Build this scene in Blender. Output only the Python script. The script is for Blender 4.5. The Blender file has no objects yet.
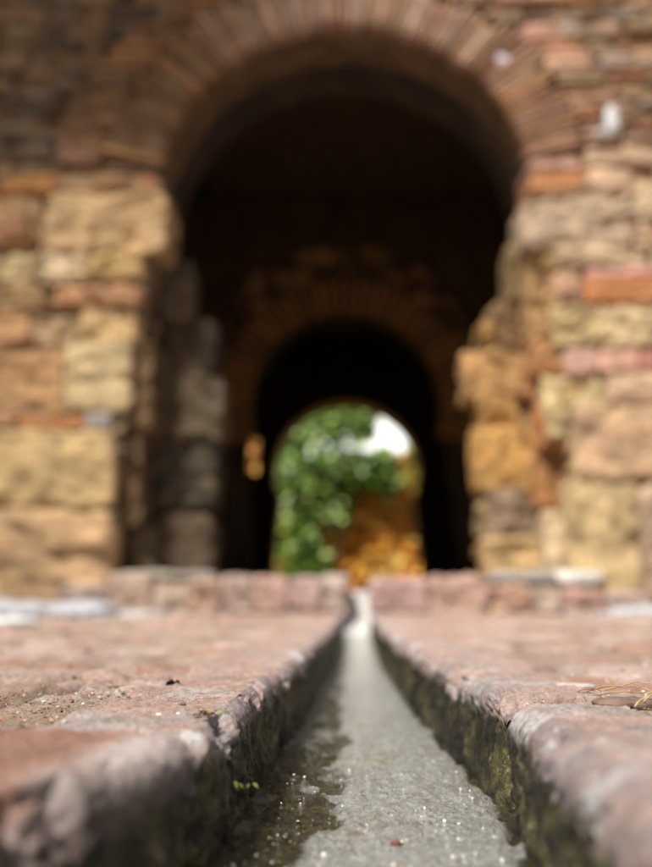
import bpy, math, random
import numpy as np
random.seed(7); rs = np.random.RandomState(11)
S = bpy.context.scene; COL = S.collection

# ------------------------------------------------------------------ camera maths
FPX = 843.; TH = math.atan(164.5/843); PS = math.atan(26/843*math.cos(TH)); H = .077
Fv = (-math.sin(PS)*math.cos(TH), math.cos(PS)*math.cos(TH), math.sin(TH))
Rv = (math.cos(PS), math.sin(PS), 0)
Uv = (Rv[1]*Fv[2]-Rv[2]*Fv[1], Rv[2]*Fv[0]-Rv[0]*Fv[2], Rv[0]*Fv[1]-Rv[1]*Fv[0])
def ray(px, py):
    u = (px-326)/FPX; v = (433.5-py)/FPX
    return [Fv[i]+u*Rv[i]+v*Uv[i] for i in range(3)]
def atY(px, py, Y):
    d = ray(px, py); t = Y/d[1]; return d[0]*t, H+d[2]*t
def atZ(px, py, z):
    d = ray(px, py); t = (z-H)/d[2]; return d[0]*t, d[1]*t

# ------------------------------------------------------------------ numpy noise
_T = rs.rand(64*64*64).astype(np.float32)
def vnoise(P):
    P = np.asarray(P, dtype=np.float64); i = np.floor(P).astype(np.int64); f = P-i; f = f*f*f*(f*(f*6-15)+10)
    def h(a, b, c):
        return _T[(((i[:, 0]+a) & 63)*64+((i[:, 1]+b) & 63))*64+((i[:, 2]+c) & 63)]
    x, y, z = f[:, 0], f[:, 1], f[:, 2]
    a = h(0, 0, 0)*(1-x)+h(1, 0, 0)*x; b = h(0, 1, 0)*(1-x)+h(1, 1, 0)*x
    c = h(0, 0, 1)*(1-x)+h(1, 0, 1)*x; d = h(0, 1, 1)*(1-x)+h(1, 1, 1)*x
    return ((a*(1-y)+b*y)*(1-z)+(c*(1-y)+d*y)*z)*2-1
def fbm(P, s, o=4, g=.5):
    P = np.asarray(P)*s; r = 0; a = 1; t = 0
    for k in range(o):
        r = r+a*vnoise(P*(2.03**k)+k*17.3); t += a; a *= g
    return r/t
def sstep(a, b, x):
    t = np.clip((x-a)/(b-a), 0, 1); return t*t*(3-2*t)

# ------------------------------------------------------------------ objects
def tag(o, label=None, cat=None, group=None, kind=None):
    if label: o['label'] = label
    if cat: o['category'] = cat
    if group: o['group'] = group
    if kind: o['kind'] = kind
    return o
def mk(name, V, Q, m, parent=None, col=None, smooth=True, loc=None):
    V = np.asarray(V, dtype=np.float32); Q = np.asarray(Q, dtype=np.int32)
    if loc is not None: V = V-np.array(loc, dtype=np.float32)
    me = bpy.data.meshes.new(name); k = Q.shape[1]
    me.vertices.add(len(V)); me.vertices.foreach_set('co', V.ravel())
    me.loops.add(Q.size); me.loops.foreach_set('vertex_index', Q.ravel())
    me.polygons.add(len(Q)); me.polygons.foreach_set('loop_start', np.arange(0, Q.size, k, dtype=np.int32))
    me.polygons.foreach_set('use_smooth', np.full(len(Q), smooth, dtype=bool))
    me.update(calc_edges=True); me.validate()
    if col is not None:
        a = me.color_attributes.new('Col', 'FLOAT_COLOR', 'POINT')
        c = np.ones((len(V), 4), dtype=np.float32); c[:, :3] = col; a.data.foreach_set('color', c.ravel())
    me.materials.append(m)
    o = bpy.data.objects.new(name, me); COL.objects.link(o)
    if loc is not None: o.location = loc
    if parent: o.parent = parent
    return o
def empty(name, loc=(0, 0, 0), label=None, cat=None, group=None):
    o = bpy.data.objects.new(name, None); o.empty_display_size = .1; COL.objects.link(o); o.location = loc
    return tag(o, label, cat, group)
def gridq(ny, nx, off=0, flip=False):
    i = np.arange(ny-1)[:, None]*nx+np.arange(nx-1)[None, :]; i = i.ravel()+off
    q = np.stack([i, i+1, i+nx+1, i+nx], 1)
    return q[:, ::-1] if flip else q
class MB:
    def __init__(s): s.V = []; s.Q = []; s.C = []; s.n = 0
    def add(s, V, Q, c):
        V = np.asarray(V, dtype=np.float64); s.V.append(V); s.Q.append(np.asarray(Q)+s.n); s.n += len(V)
        c = np.asarray(c, dtype=np.float64); s.C.append(np.broadcast_to(c, (len(V), 3)))
    def build(s, name, m, parent=None, loc=None, smooth=True):
        return mk(name, np.vstack(s.V), np.vstack(s.Q), m, parent, np.vstack(s.C), smooth, loc)

# ------------------------------------------------------------------ materials
def mat(name): 
    m = bpy.data.materials.new(name); m.use_nodes = True; nt = m.node_tree; nt.nodes.clear()
    o = nt.nodes.new('ShaderNodeOutputMaterial'); p = nt.nodes.new('ShaderNodeBsdfPrincipled')
    nt.links.new(p.outputs[0], o.inputs[0]); return m, nt, p
def nd(nt, t, **k):
    n = nt.nodes.new(t)
    for a, b in k.items(): setattr(n, a, b)
    return n
def tnoise(nt, co, scale, detail=6, rough=.6, dist=0):
    n = nd(nt, 'ShaderNodeTexNoise'); n.inputs['Scale'].default_value = scale; n.inputs['Detail'].default_value = detail
    n.inputs['Roughness'].default_value = rough; n.inputs['Distortion'].default_value = dist
    nt.links.new(co, n.inputs['Vector']); return n.outputs['Fac']
def ramp(nt, f, pts):
    r = nd(nt, 'ShaderNodeValToRGB'); e = r.color_ramp.elements
    while len(e) < len(pts): e.new(.5)
    for q, (p, c) in zip(e, pts):
        q.position = p; q.color = (c, c, c, 1) if not hasattr(c, '__len__') else (*c, 1)
    nt.links.new(f, r.inputs[0]); return r.outputs[0]
def mix(nt, f, a, b, mode='MIX'):
    n = nd(nt, 'ShaderNodeMix', data_type='RGBA', blend_type=mode)
    for s, v in ((n.inputs[0], f), (n.inputs[6], a), (n.inputs[7], b)):
        if isinstance(v, (int, float)): s.default_value = v
        elif isinstance(v, tuple): s.default_value = (*v, 1)
        else: nt.links.new(v, s)
    return n.outputs[2]
def bump(nt, h, st, dist, prev=None):
    b = nd(nt, 'ShaderNodeBump'); b.inputs['Strength'].default_value = st; b.inputs['Distance'].default_value = dist
    nt.links.new(h, b.inputs['Height'])
    if prev: nt.links.new(prev, b.inputs['Normal'])
    return b.outputs[0]
def masonry(name, s1=6, s2=40, lo=.55, hi=1.25, rough=.85, bd=.02, stain=(.16, .10, .05), stamt=.5):
    m, nt, p = mat(name); g = nd(nt, 'ShaderNodeNewGeometry'); co = g.outputs['Position']
    a = nd(nt, 'ShaderNodeAttribute', attribute_name='Col').outputs['Color']
    n1 = tnoise(nt, co, s1, 5); n2 = tnoise(nt, co, s2, 6)
    c = mix(nt, 1., a, ramp(nt, n1, [(.3, lo), (.7, hi)]), 'MULTIPLY')
    c = mix(nt, 1., c, ramp(nt, n2, [(.3, .75), (.7, 1.2)]), 'MULTIPLY')
    n3 = tnoise(nt, co, s1*.7, 4, .6, 1.)
    f = nd(nt, 'ShaderNodeMath', operation='MULTIPLY'); nt.links.new(ramp(nt, n3, [(.52, 0.), (.7, 1.)]), f.inputs[0]); f.inputs[1].default_value = stamt
    c = mix(nt, f.outputs[0], c, stain)
    nt.links.new(c, p.inputs['Base Color']); p.inputs['Roughness'].default_value = rough
    nt.links.new(bump(nt, n2, .7, bd, bump(nt, n1, .6, bd*2)), p.inputs['Normal']); return m
M_wall = masonry('weathered_masonry', 7, 35)
M_brick = masonry('old_brick', 9, 50, .65, 1.2, stain=(.30, .22, .14), stamt=.45)
M_in = masonry('shaded_passage_masonry', 3, 20, .5, 1.2, stamt=.3)  # the passage's deep shade is put into the vertex colours it carries
M_far = masonry('sunlit_rubble', 2.2, 12, .5, 1.3, stain=(.20, .08, .02), stamt=.7)

def paving_mat(name, wall=False):
    m, nt, p = mat(name); g = nd(nt, 'ShaderNodeNewGeometry'); co = g.outputs['Position']
    a = nd(nt, 'ShaderNodeAttribute', attribute_name='Col').outputs['Color']
    n1 = tnoise(nt, co, 22, 6); n2 = tnoise(nt, co, 160, 8, .7); n3 = tnoise(nt, co, 700, 4, .6)
    c = mix(nt, 1., a, ramp(nt, n1, [(.3, .78), (.7, 1.15)]), 'MULTIPLY')
    c = mix(nt, 1., c, ramp(nt, n2, [(.34, .66), (.5, 1.), (.68, 1.2)]), 'MULTIPLY')
    v = nd(nt, 'ShaderNodeTexVoronoi'); v.inputs['Scale'].default_value = 320; nt.links.new(co, v.inputs['Vector'])
    gr = ramp(nt, v.outputs['Distance'], [(.06, 1.), (.2, 0.)]); gs = ramp(nt, tnoise(nt, co, 45, 3), [(.44, 0.), (.58, 1.)])
    gg = nd(nt, 'ShaderNodeMath', operation='MULTIPLY'); nt.links.new(gr, gg.inputs[0]); nt.links.new(gs, gg.inputs[1])
    c = mix(nt, gg.outputs[0], c, (.07, .05, .035))
    w = ramp(nt, tnoise(nt, co, 60, 7, .7, .6), [(.60, 0.), (.66, .7)])
    c = mix(nt, w, c, (.60, .56, .54))
    nt.links.new(c, p.inputs['Base Color']); nt.links.new(ramp(nt, n1, [(.35, .5), (.6, .85)]), p.inputs['Roughness'])
    b = bump(nt, n1, .5, .004); b = bump(nt, n2, 1., .005, b); b = bump(nt, n3, .9, .0014, b)
    nt.links.new(b, p.inputs['Normal']); return m
M_pave = paving_mat('eroded_paving')

def kerb_mat():
    m = paving_mat('kerb_stone'); nt = m.node_tree
    p = [n for n in nt.nodes if n.type == 'BSDF_PRINCIPLED'][0]
    base = p.inputs['Base Color'].links[0].from_socket
    g = nd(nt, 'ShaderNodeNewGeometry'); co = g.outputs['Position']
    at = nd(nt, 'ShaderNodeAttribute', attribute_name='Moss').outputs['Fac']
    n = tnoise(nt, co, 70, 8, .7, .4); ad = nd(nt, 'ShaderNodeMath', operation='ADD'); nt.links.new(at, ad.inputs[0]); nt.links.new(n, ad.inputs[1])
    f = ramp(nt, ad.outputs[0], [(.78, 0.), (1., 1.)])
    mc = ramp(nt, tnoise(nt, co, 55, 8, .75, 1.), [(.34, (.006, .005, .003)), (.46, (.028, .023, .009)), (.54, (.09, .075, .02)), (.62, (.18, .15, .06)), (.70, (.42, .40, .36))])
    sp = ramp(nt, tnoise(nt, co, 420, 4, .7), [(.60, 0.), (.66, 1.)]); mc = mix(nt, sp, mc, (.30, .27, .16))
    mc = mix(nt, 1., mc, ramp(nt, tnoise(nt, co, 16, 4, .6, .5), [(.42, .10), (.62, 1.0)]), 'MULTIPLY')
    nt.links.new(mix(nt, f, base, mc), p.inputs['Base Color'])
    r = nd(nt, 'ShaderNodeMix', data_type='FLOAT'); nt.links.new(f, r.inputs[0]); r.inputs[2].default_value = .75
    r.inputs[3].default_value = .32; nt.links.new(r.outputs[0], p.inputs['Roughness']); return m
M_kerb = kerb_mat()

def bed_mat():
    m, nt, p = mat('wet_channel_bed'); g = nd(nt, 'ShaderNodeNewGeometry'); co = g.outputs['Position']
    at = nd(nt, 'ShaderNodeAttribute', attribute_name='Moss').outputs['Fac']
    n = tnoise(nt, co, 38, 8, .72, .5); ad = nd(nt, 'ShaderNodeMath', operation='ADD'); nt.links.new(at, ad.inputs[0]); nt.links.new(n, ad.inputs[1])
    f = ramp(nt, ad.outputs[0], [(.80, 0.), (1.08, 1.)])
    mpb = nd(nt, 'ShaderNodeMapping'); nt.links.new(co, mpb.inputs[0]); mpb.inputs['Scale'].default_value = (1.6, .6, 1)
    pale = ramp(nt, tnoise(nt, mpb.outputs[0], 150, 9, .75, 1.2), [(.32, (.06, .055, .045)), (.38, (.34, .33, .31)), (.45, (.68, .68, .67)), (.55, (.84, .84, .84)), (.62, (.95, .95, .95))])  # silvery water glints put into the bed colour as white streaks
    och = ramp(nt, tnoise(nt, co, 28, 6, .7, 1.), [(.50, 0.), (.66, .6)])
    pale = mix(nt, och, pale, (.60, .46, .28))
    al = ramp(nt, tnoise(nt, co, 75, 9, .78, 1.), [(.36, (.010, .008, .003)), (.48, (.055, .042, .010)), (.57, (.14, .11, .025)), (.65, (.26, .22, .09)), (.71, (.6, .6, .56))])
    nt.links.new(mix(nt, f, pale, al), p.inputs['Base Color']); p.inputs['Roughness'].default_value = .22; p.inputs['Coat Weight'].default_value = .6; p.inputs['Coat Roughness'].default_value = .08
    b = bump(nt, tnoise(nt, co, 60, 6), .6, .006); b = bump(nt, tnoise(nt, co, 240, 6, .75, 1.), 1., .007, b)
    nt.links.new(b, p.inputs['Normal']); nt.links.new(b, p.inputs['Coat Normal']); return m
M_bed = bed_mat()

def water_mat():
    m = bpy.data.materials.new('shallow_water'); m.use_nodes = True; nt = m.node_tree; nt.nodes.clear()
    o = nd(nt, 'ShaderNodeOutputMaterial'); g = nd(nt, 'ShaderNodeNewGeometry'); co = g.outputs['Position']
    mp = nd(nt, 'ShaderNodeMapping'); nt.links.new(co, mp.inputs[0]); mp.inputs['Scale'].default_value = (1, .6, 1)
    b = bump(nt, tnoise(nt, mp.outputs[0], 90, 5, .65, 1.5), .9, .0042); b = bump(nt, tnoise(nt, mp.outputs[0], 300, 4, .6, 1.), .8, .0009, b)
    gl = nd(nt, 'ShaderNodeBsdfGlossy'); gl.inputs['Roughness'].default_value = .06; gl.inputs['Color'].default_value = (1, 1, 1, 1); nt.links.new(b, gl.inputs['Normal'])
    tr = nd(nt, 'ShaderNodeBsdfTransparent'); tr.inputs[0].default_value = (.97, .975, .96, 1)
    fr = nd(nt, 'ShaderNodeFresnel'); fr.inputs[0].default_value = 1.33; nt.links.new(b, fr.inputs['Normal'])
    mx = nd(nt, 'ShaderNodeMixShader'); nt.links.new(fr.outputs[0], mx.inputs[0]); nt.links.new(tr.outputs[0], mx.inputs[1]); nt.links.new(gl.outputs[0], mx.inputs[2])
    nt.links.new(mx.outputs[0], o.inputs[0]); return m
M_water = water_mat()
def attr_mat(name, rough=.7, trans=0.):
    m, nt, p = mat(name); a = nd(nt, 'ShaderNodeAttribute', attribute_name='Col').outputs['Color']
    g = nd(nt, 'ShaderNodeNewGeometry'); n = tnoise(nt, g.outputs['Position'], 120, 5)
    c = mix(nt, 1., a, ramp(nt, n, [(.3, .6), (.7, 1.3)]), 'MULTIPLY')
    nt.links.new(c, p.inputs['Base Color']); p.inputs['Roughness'].default_value = rough
    if trans:
        o = [q for q in nt.nodes if q.type == 'OUTPUT_MATERIAL'][0]; t = nd(nt, 'ShaderNodeBsdfTranslucent'); nt.links.new(c, t.inputs[0])
        mx = nd(nt, 'ShaderNodeMixShader'); mx.inputs[0].default_value = trans; nt.links.new(p.outputs[0], mx.inputs[1]); nt.links.new(t.outputs[0], mx.inputs[2]); nt.links.new(mx.outputs[0], o.inputs[0])
    else: nt.links.new(bump(nt, n, .6, .004), p.inputs['Normal'])
    return m
M_leaf = attr_mat('leaf', .35, .35); M_small = attr_mat('litter', .75); M_rock = attr_mat('loose_rock', .8)

# ------------------------------------------------------------------ stone templates
def cube_tpl(n):
    d = {}; V = []; Q = []
    t = np.linspace(-1, 1, n+1)
    def vid(p):
        k = tuple(np.round(p, 5))
        if k not in d: d[k] = len(V); V.append(k)
        return d[k]
    for ax in range(3):
        for s in (-1, 1):
            for i in range(n):
                for j in range(n):
                    q = []
                    for a, b in ((0, 0), (1, 0), (1, 1), (0, 1)):
                        p = [0, 0, 0]; p[ax] = s; p[(ax+1) % 3] = t[i+a]; p[(ax+2) % 3] = t[j+b]; q.append(vid(p))
                    Q.append(q if s > 0 else q[::-1])
    return np.array(V), np.array(Q)
TPL = {n: cube_tpl(n) for n in (2, 4, 8, 14, 22)}
def stone(mb, x0, x1, y0, y1, z0, z1, c, n=8, k=9., amp=.012, fs=9., rot=None, jit=.0):
    V, Q = TPL[n]; V = V/((np.abs(V)**k).sum(1)**(1/k))[:, None]
    hv = np.array([(x1-x0)/2, (y1-y0)/2, (z1-z0)/2]); cc = np.array([(x0+x1)/2, (y0+y1)/2, (z0+z1)/2])
    P = V*hv
    if rot:
        ca, sa = math.cos(rot), math.sin(rot); P = np.stack([P[:, 0]*ca-P[:, 2]*sa, P[:, 1], P[:, 0]*sa+P[:, 2]*ca], 1)
    P = P+cc
    if amp:
        s = random.random()*50
        D = np.stack([fbm(P+s, fs, 3), fbm(P+s+31.7, fs, 3), fbm(P+s+77.1, fs, 3)], 1)*amp
        P = P+D
        if n >= 8:
            rg = 1-np.abs(fbm(P+s+3, fs*1.7, 4))*2.6; P[:, 1] += np.clip(1-rg, -.2, 1.2)*amp*.8-.3*amp
            N0 = V/np.linalg.norm(V, axis=1)[:, None]; P = P+N0*(fbm(P+s, fs*5, 3)*amp*.45)[:, None]
    mb.add(P, Q, c)
def vc(c, v=.12):
    f = 1+random.uniform(-v, v); return tuple(max(.005, q*f*(1+random.uniform(-.06, .06))) for q in c)
PALE = (.52, .38, .23); GOLD = (.42, .235, .09); ORAN = (.42, .165, .06); PINK = (.50, .29, .22); GREY = (.27, .25, .22)
PKGR = (.44, .34, .28); BEIGE = (.52, .35, .19); DARK = (.07, .05, .035); MORT = (.30, .20, .12); CREAM = (.60, .48, .33); BRN = (.20, .12, .06); RED = (.36, .11, .045)

# ------------------------------------------------------------------ walls with an arched opening
def outline_arc(cx, cz, R, hb, zb, hj=None, z0=0., n=60, botpts=None):
    """opening outline from bottom-left over the crown to bottom-right; horseshoe when zb < cz"""
    a0 = math.asin(max(-1, (zb-cz)/R))
    hj = hj or R*math.cos(a0); pts = []
    L = [(cx-(hj*(1-t)+hb*t), zb*(1-t)+z0*t) for t in np.linspace(1, 0, 12)]
    pts += L
    for i in range(n+1):
        a = (math.pi-a0)+(a0-(math.pi-a0))*i/n; pts.append((cx+R*math.cos(a), cz+R*math.sin(a)))
    pts += [(2*cx-x, z) for x, z in reversed(L)]
    return pts
def arch_wall(mb, y0, y1, pts, cx, cz, xL, xR, zt, c_front, c_in, c_back, amp=.03, nr=30, nd_=8):
    n = len(pts); I = np.array(pts); O = []
    for x, z in pts:
        if z <= cz: O.append((xL if x < cx else xR, z))
        else:
            dx, dz = x-cx, z-cz; t = 1e9
            if dz > 1e-6: t = min(t, (zt-cz)/dz)
            if dx > 1e-6: t = min(t, (xR-cx)/dx)
            if dx < -1e-6: t = min(t, (xL-cx)/dx)
            O.append((cx+dx*t, cz+dz*t))
    O = np.array(O); 
    for y, c, fl, sg in ((y0, c_front, False, 1), (y1, c_back, True, -1)):
        s = np.linspace(0, 1, nr)[None, :, None]; G = I[:, None, :]*(1-s)+O[:, None, :]*s
        P = np.stack([G[..., 0].ravel(), np.full(n*nr, y), G[..., 1].ravel()], 1)
        w = np.clip(np.tile(np.linspace(0, 1, nr), n)*12, 0, 1)
        P[:, 1] += sg*amp*(fbm(P, 5, 4)+.0)*w
        mb.add(P, gridq(n, nr, 0, fl), c)
    s = np.linspace(0, 1, nd_); P = np.stack([np.repeat(I[:, 0], nd_), np.tile(y0+(y1-y0)*s, n), np.repeat(I[:, 1], nd_)], 1)
    w = np.tile(np.minimum(1, np.minimum(s, 1-s)*8), n)
    D = fbm(P, 6, 3)*amp*w; nx = P[:, 0]-cx; nz = np.maximum(P[:, 2]-cz, 0); l = np.sqrt(nx*nx+nz*nz)+1e-6
    P[:, 0] += nx/l*D; P[:, 2] += nz/l*D
    mb.add(P, gridq(n, nd_, 0, True), c_in)

YF = 4.5; CX, CZ, R1 = -.035, 2.365, 1.07
gate = empty('gate_building', (0, YF, 0), 'old masonry gate tower with nested horseshoe arches of weathered brick and a dark passage', 'gate')
def build(mb, name, m, parent=gate, smooth=True):
    o = mb.build(name, m, None, (0, 0, 0), smooth)
    o.parent = parent; o.matrix_parent_inverse = inv(parent); return o
from mathutils import Matrix
def inv(p):
    M = Matrix.Identity(4); q = p
    while q: M = Matrix.Translation(q.location) @ q.matrix_parent_inverse @ M if False else Matrix.Translation(q.location) @ M; q = q.parent
    return M.inverted()

XL, XR, ZT = -5.2, 5.2, 4.7
# core walls
def two_tone(a, b, s_, o=4):
    return a, b, s_, o
mb = MB(); arch_wall(mb, YF+.045, 4.86, outline_arc(CX, CZ, R1+.01, 1.33, 2.02, 1.09, n=110), CX, CZ, XL, XR, ZT, (.17, .10, .05), (.105, .062, .03), DARK, .05, 150, 24)
build(mb, 'front_wall', M_wall)
mb = MB(); arch_wall(mb, 4.86, 5.2, outline_arc(CX, CZ-.02, 1.085, .86, 1.62), CX, CZ-.02, XL, XR, ZT, (.05, .03, .015), (.035, .02, .01), DARK, .03, 40)  # shade behind the front arch put into these dark colours
build(mb, 'rear_arch_wall', M_in)
# ---- brick arch ring
mb = MB(); N = 80; a0, a1 = math.radians(11), math.radians(169)
for i in range(N):
    a = a0+(a1-a0)*(i+.5)/N+random.uniform(-.003, .003); L = random.uniform(.27, .40) if 6 < i < N-7 else random.uniform(.32, .40)
    th = (R1*(a1-a0)/N)*random.uniform(.26, .40)
    V, Q = TPL[4]; V = V/((np.abs(V)**12).sum(1)**(1/12))[:, None]
    rin = R1-random.uniform(-.006, .008); yo = random.uniform(-.02, .012)
    P = np.stack([V[:, 0]*L/2+L/2, V[:, 1]*.055, V[:, 2]*(th*(1+.22*(V[:, 0]+1)/2*1.2))], 1)
    P[:, 0] += rin; ca, sa = math.cos(a), math.sin(a)
    W = np.stack([CX+P[:, 0]*ca-P[:, 2]*sa, YF+.03+yo*.6+P[:, 1], CZ+P[:, 0]*sa+P[:, 2]*ca], 1)
    W += np.stack([fbm(W, 14, 2), fbm(W+9, 14, 2), fbm(W+5, 14, 2)], 1)*.006
    rgt = max(0, ca)
    c = vc(random.choice([(.42, .28, .21), (.36, .22, .15), (.46, .33, .25), (.34, .19, .11)] if sa > .75 else ([(.36, .19, .10), (.34, .21, .14), (.28, .15, .08)] if ca > 0 else [(.15, .085, .04), (.21, .12, .06), (.26, .15, .07)])), .2)  # left bricks coloured darker for shade, crown bricks lighter
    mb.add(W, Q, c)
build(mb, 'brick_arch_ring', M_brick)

# ---- spandrel masonry
def ringlim(z, r=1.43):
    d = r*r-(z-CZ)**2
    if z < CZ+.21: d = (R1+.015)**2-(z-CZ)**2 if z > 2.1 else 1.15
    return math.sqrt(d) if d > 0 else 0
wl = MB(); z = 2.06
def run(xa, xb, z0, z1, side, kind):
    x = xa
    while x < xb-.03:
        h = z1-z0
        if kind == 'brick': w = random.uniform(.16, .40)
        elif kind == 'rub': w = random.uniform(.10, .26)
        else: w = random.uniform(.25, .5)
        xe = min(x+w, xb)
        if xb-xe < .06: xe = xb
        if kind == 'rub' and random.random() < .2: x = xe; continue
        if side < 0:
            if kind == 'brick': c = vc(random.choice([(.2, .105, .05), (.26, .14, .065), (.15, .085, .045)] if z0 > 2.5 else [ORAN, BEIGE, (.33, .2, .1), GOLD]), .25)  # left bricks high up coloured darker for the shade there
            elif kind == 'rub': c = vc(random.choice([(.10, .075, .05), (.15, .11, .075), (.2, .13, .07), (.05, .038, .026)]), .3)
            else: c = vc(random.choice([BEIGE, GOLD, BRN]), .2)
        else:
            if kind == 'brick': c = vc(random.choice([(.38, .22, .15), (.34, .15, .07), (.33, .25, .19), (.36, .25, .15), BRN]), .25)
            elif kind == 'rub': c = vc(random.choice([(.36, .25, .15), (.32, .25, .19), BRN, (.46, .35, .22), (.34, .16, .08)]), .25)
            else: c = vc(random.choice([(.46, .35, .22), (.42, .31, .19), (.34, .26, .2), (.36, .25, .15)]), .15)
        dy = random.uniform(-.02, .03); g = .004
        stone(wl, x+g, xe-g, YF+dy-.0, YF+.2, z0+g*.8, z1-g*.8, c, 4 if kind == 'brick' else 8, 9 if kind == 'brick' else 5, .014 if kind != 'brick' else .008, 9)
        x = xe
while z < ZT-.06:
    for side in (-1, 1):
        zz = z
        if side < 0:
            pass
    h = random.choice([.038, .045, .05, .042, .04, .05, .10]) if z > 2.3 else .05
    zm = z+h/2; lim = ringlim(zm)
    if lim == 0:
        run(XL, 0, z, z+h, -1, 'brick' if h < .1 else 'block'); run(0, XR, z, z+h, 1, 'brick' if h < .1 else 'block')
    else:
        big = h > .1
        bx = CX-lim-random.uniform(.0, .1)
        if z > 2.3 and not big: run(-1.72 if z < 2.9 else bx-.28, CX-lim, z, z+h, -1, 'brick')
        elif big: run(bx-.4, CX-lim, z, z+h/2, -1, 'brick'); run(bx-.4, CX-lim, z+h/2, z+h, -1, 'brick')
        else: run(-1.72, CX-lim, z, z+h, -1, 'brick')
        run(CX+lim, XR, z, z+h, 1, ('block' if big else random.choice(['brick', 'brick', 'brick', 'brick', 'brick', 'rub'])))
    z += h
# rubble field upper left with deep open joints, shade put into its dark colours
z = 2.42
while z < ZT-.1:
    h = random.uniform(.06, .12); lim = ringlim(z+h/2); xe = min(-1.74 if z < 2.9 else CX-lim-.36, -1.0) if lim else -1.0
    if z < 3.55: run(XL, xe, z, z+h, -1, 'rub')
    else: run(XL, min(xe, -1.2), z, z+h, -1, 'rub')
    z += h
build(wl, 'upper_masonry', M_wall)  # upper courses coloured darker for the shade on the facade top

# ---- piers of big blocks, read off the photograph on the wall's own plane
def pxstone(mb, px0, py0, px1, py1, Y, dep, c, n=14, k=7, amp=.018, fs=7, pad=0.):
    xa, za = atY(px0, py1, Y); xb, zb = atY(px1, py0, Y); xa2, _ = atY(px0, py0, Y); xb2, _ = atY(px1, py1, Y)
    stone(mb, (xa+xa2)/2-pad, (xb+xb2)/2+pad, Y, Y+dep, za-pad, zb+pad, c, n, k, amp, fs)
def pier(name, rows, Y, dep, label=None, pad=.010):
    e = empty(name); e.parent = gate; e.matrix_parent_inverse = inv(gate)
    if label: e['label'] = label
    for r in rows:
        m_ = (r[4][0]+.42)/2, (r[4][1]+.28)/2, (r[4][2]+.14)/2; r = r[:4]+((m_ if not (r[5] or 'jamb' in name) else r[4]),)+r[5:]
        if 'jamb' in name: k = .42 if name.startswith('left') else .9; r = r[:4]+(((r[4][0]*k*1.05, r[4][1]*k*.90, r[4][2]*k*.68) if k < .8 else (r[4][0]*.95, r[4][1]*.82, r[4][2]*.85)),)+r[5:]  # left jamb colours scaled down for its shade
        b = MB(); nm = 'brick' if r[5] else 'stone_block'
        pxstone(b, r[0], r[1], r[2], r[3], Y+(r[6] if len(r) > 6 else 0), dep, vc(r[4], .05), 14 if r[5] else 22, 9 if r[5] else random.choice([8, 11, 14, 18]), (.012 if r[5] else .030), random.uniform(5, 8), pad)
        o = b.build(nm, M_brick if r[5] else M_wall); o.parent = e; o.matrix_parent_inverse = Matrix.Identity(4)
        M = o.matrix_parent_inverse
        o.matrix_parent_inverse = Matrix.Translation((0, 0, 0))
    return e
LEFT = [(-60, 508, 108, 612, BEIGE, 0, -.03), (-190, 500, -62, 612, BEIGE, 0), (-20, 428, 112, 506, BEIGE, 0, -.01), (-170, 420, -24, 500, GOLD, 0),
 (18, 416, 84, 428, ORAN, 1), (84, 412, 110, 428, GREY, 1), (-100, 408, 14, 426, GOLD, 0),
 (-10, 350, 62, 412, GOLD, 0), (64, 342, 128, 410, PALE, 0), (-150, 350, -12, 410, GOLD, 0),
 (-60, 312, 30, 348, GOLD, 0), (32, 316, 76, 346, (.28, .21, .10), 0), (78, 308, 134, 342, (.42, .29, .11), 0),
 (-40, 254, 40, 280, (.46, .36, .2), 0), (42, 254, 86, 282, CREAM, 0), (88, 252, 142, 278, (.46, .33, .10), 0),
 (-60, 283, 48, 309, BRN, 0), (50, 284, 140, 305, ORAN, 0, .0), (-90, 196, 40, 250, (.33, .2, .1), 0), (-60, 214, 24, 246, RED, 0, -.03), (44, 192, 163, 250, BEIGE, 0, -.02),
 (-20, 174, 60, 192, (.36, .17, .05), 1), (62, 176, 160, 190, (.30, .2, .10), 1), (-200, 175, -25, 195, GOLD, 1)]
RIGHT = [(572, 482, 640, 600, BEIGE, 0, -.01), (642, 486, 780, 600, PKGR, 0), (576, 404, 700, 480, PALE, 0), (702, 400, 800, 480, BEIGE, 0),
 (548, 374, 606, 436, (.56, .42, .24), 0, .03), (608, 372, 720, 402, CREAM, 0), (600, 350, 640, 370, PINK, 1), (642, 350, 700, 370, (.45, .2, .15), 1), (566, 348, 598, 372, PINK, 1),
 (556, 308, 600, 346, (.48, .38, .22), 0), (602, 306, 720, 346, CREAM, 0), (556, 271, 584, 303, PINK, 0), (586, 276, 668, 303, ORAN, 1, -.01), (586, 266, 720, 275, PINK, 1), (670, 272, 760, 303, BEIGE, 0),
 (546, 248, 650, 265, CREAM, 0), (652, 246, 760, 266, PALE, 0), (526, 196, 634, 246, PKGR, 0, -.02), (636, 178, 760, 244, CREAM, 0), (532, 172, 590, 190, ORAN, 1), (592, 166, 634, 194, CREAM, 0), (530, 156, 580, 168, PINK, 1), (582, 150, 700, 164, (.46, .3, .2), 1)]
pier('left_pier', LEFT, YF, .42, 'left flank pier of big golden blocks'); pier('right_pier', RIGHT, YF, .42, 'right flank pier of pale and pink blocks')
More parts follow.
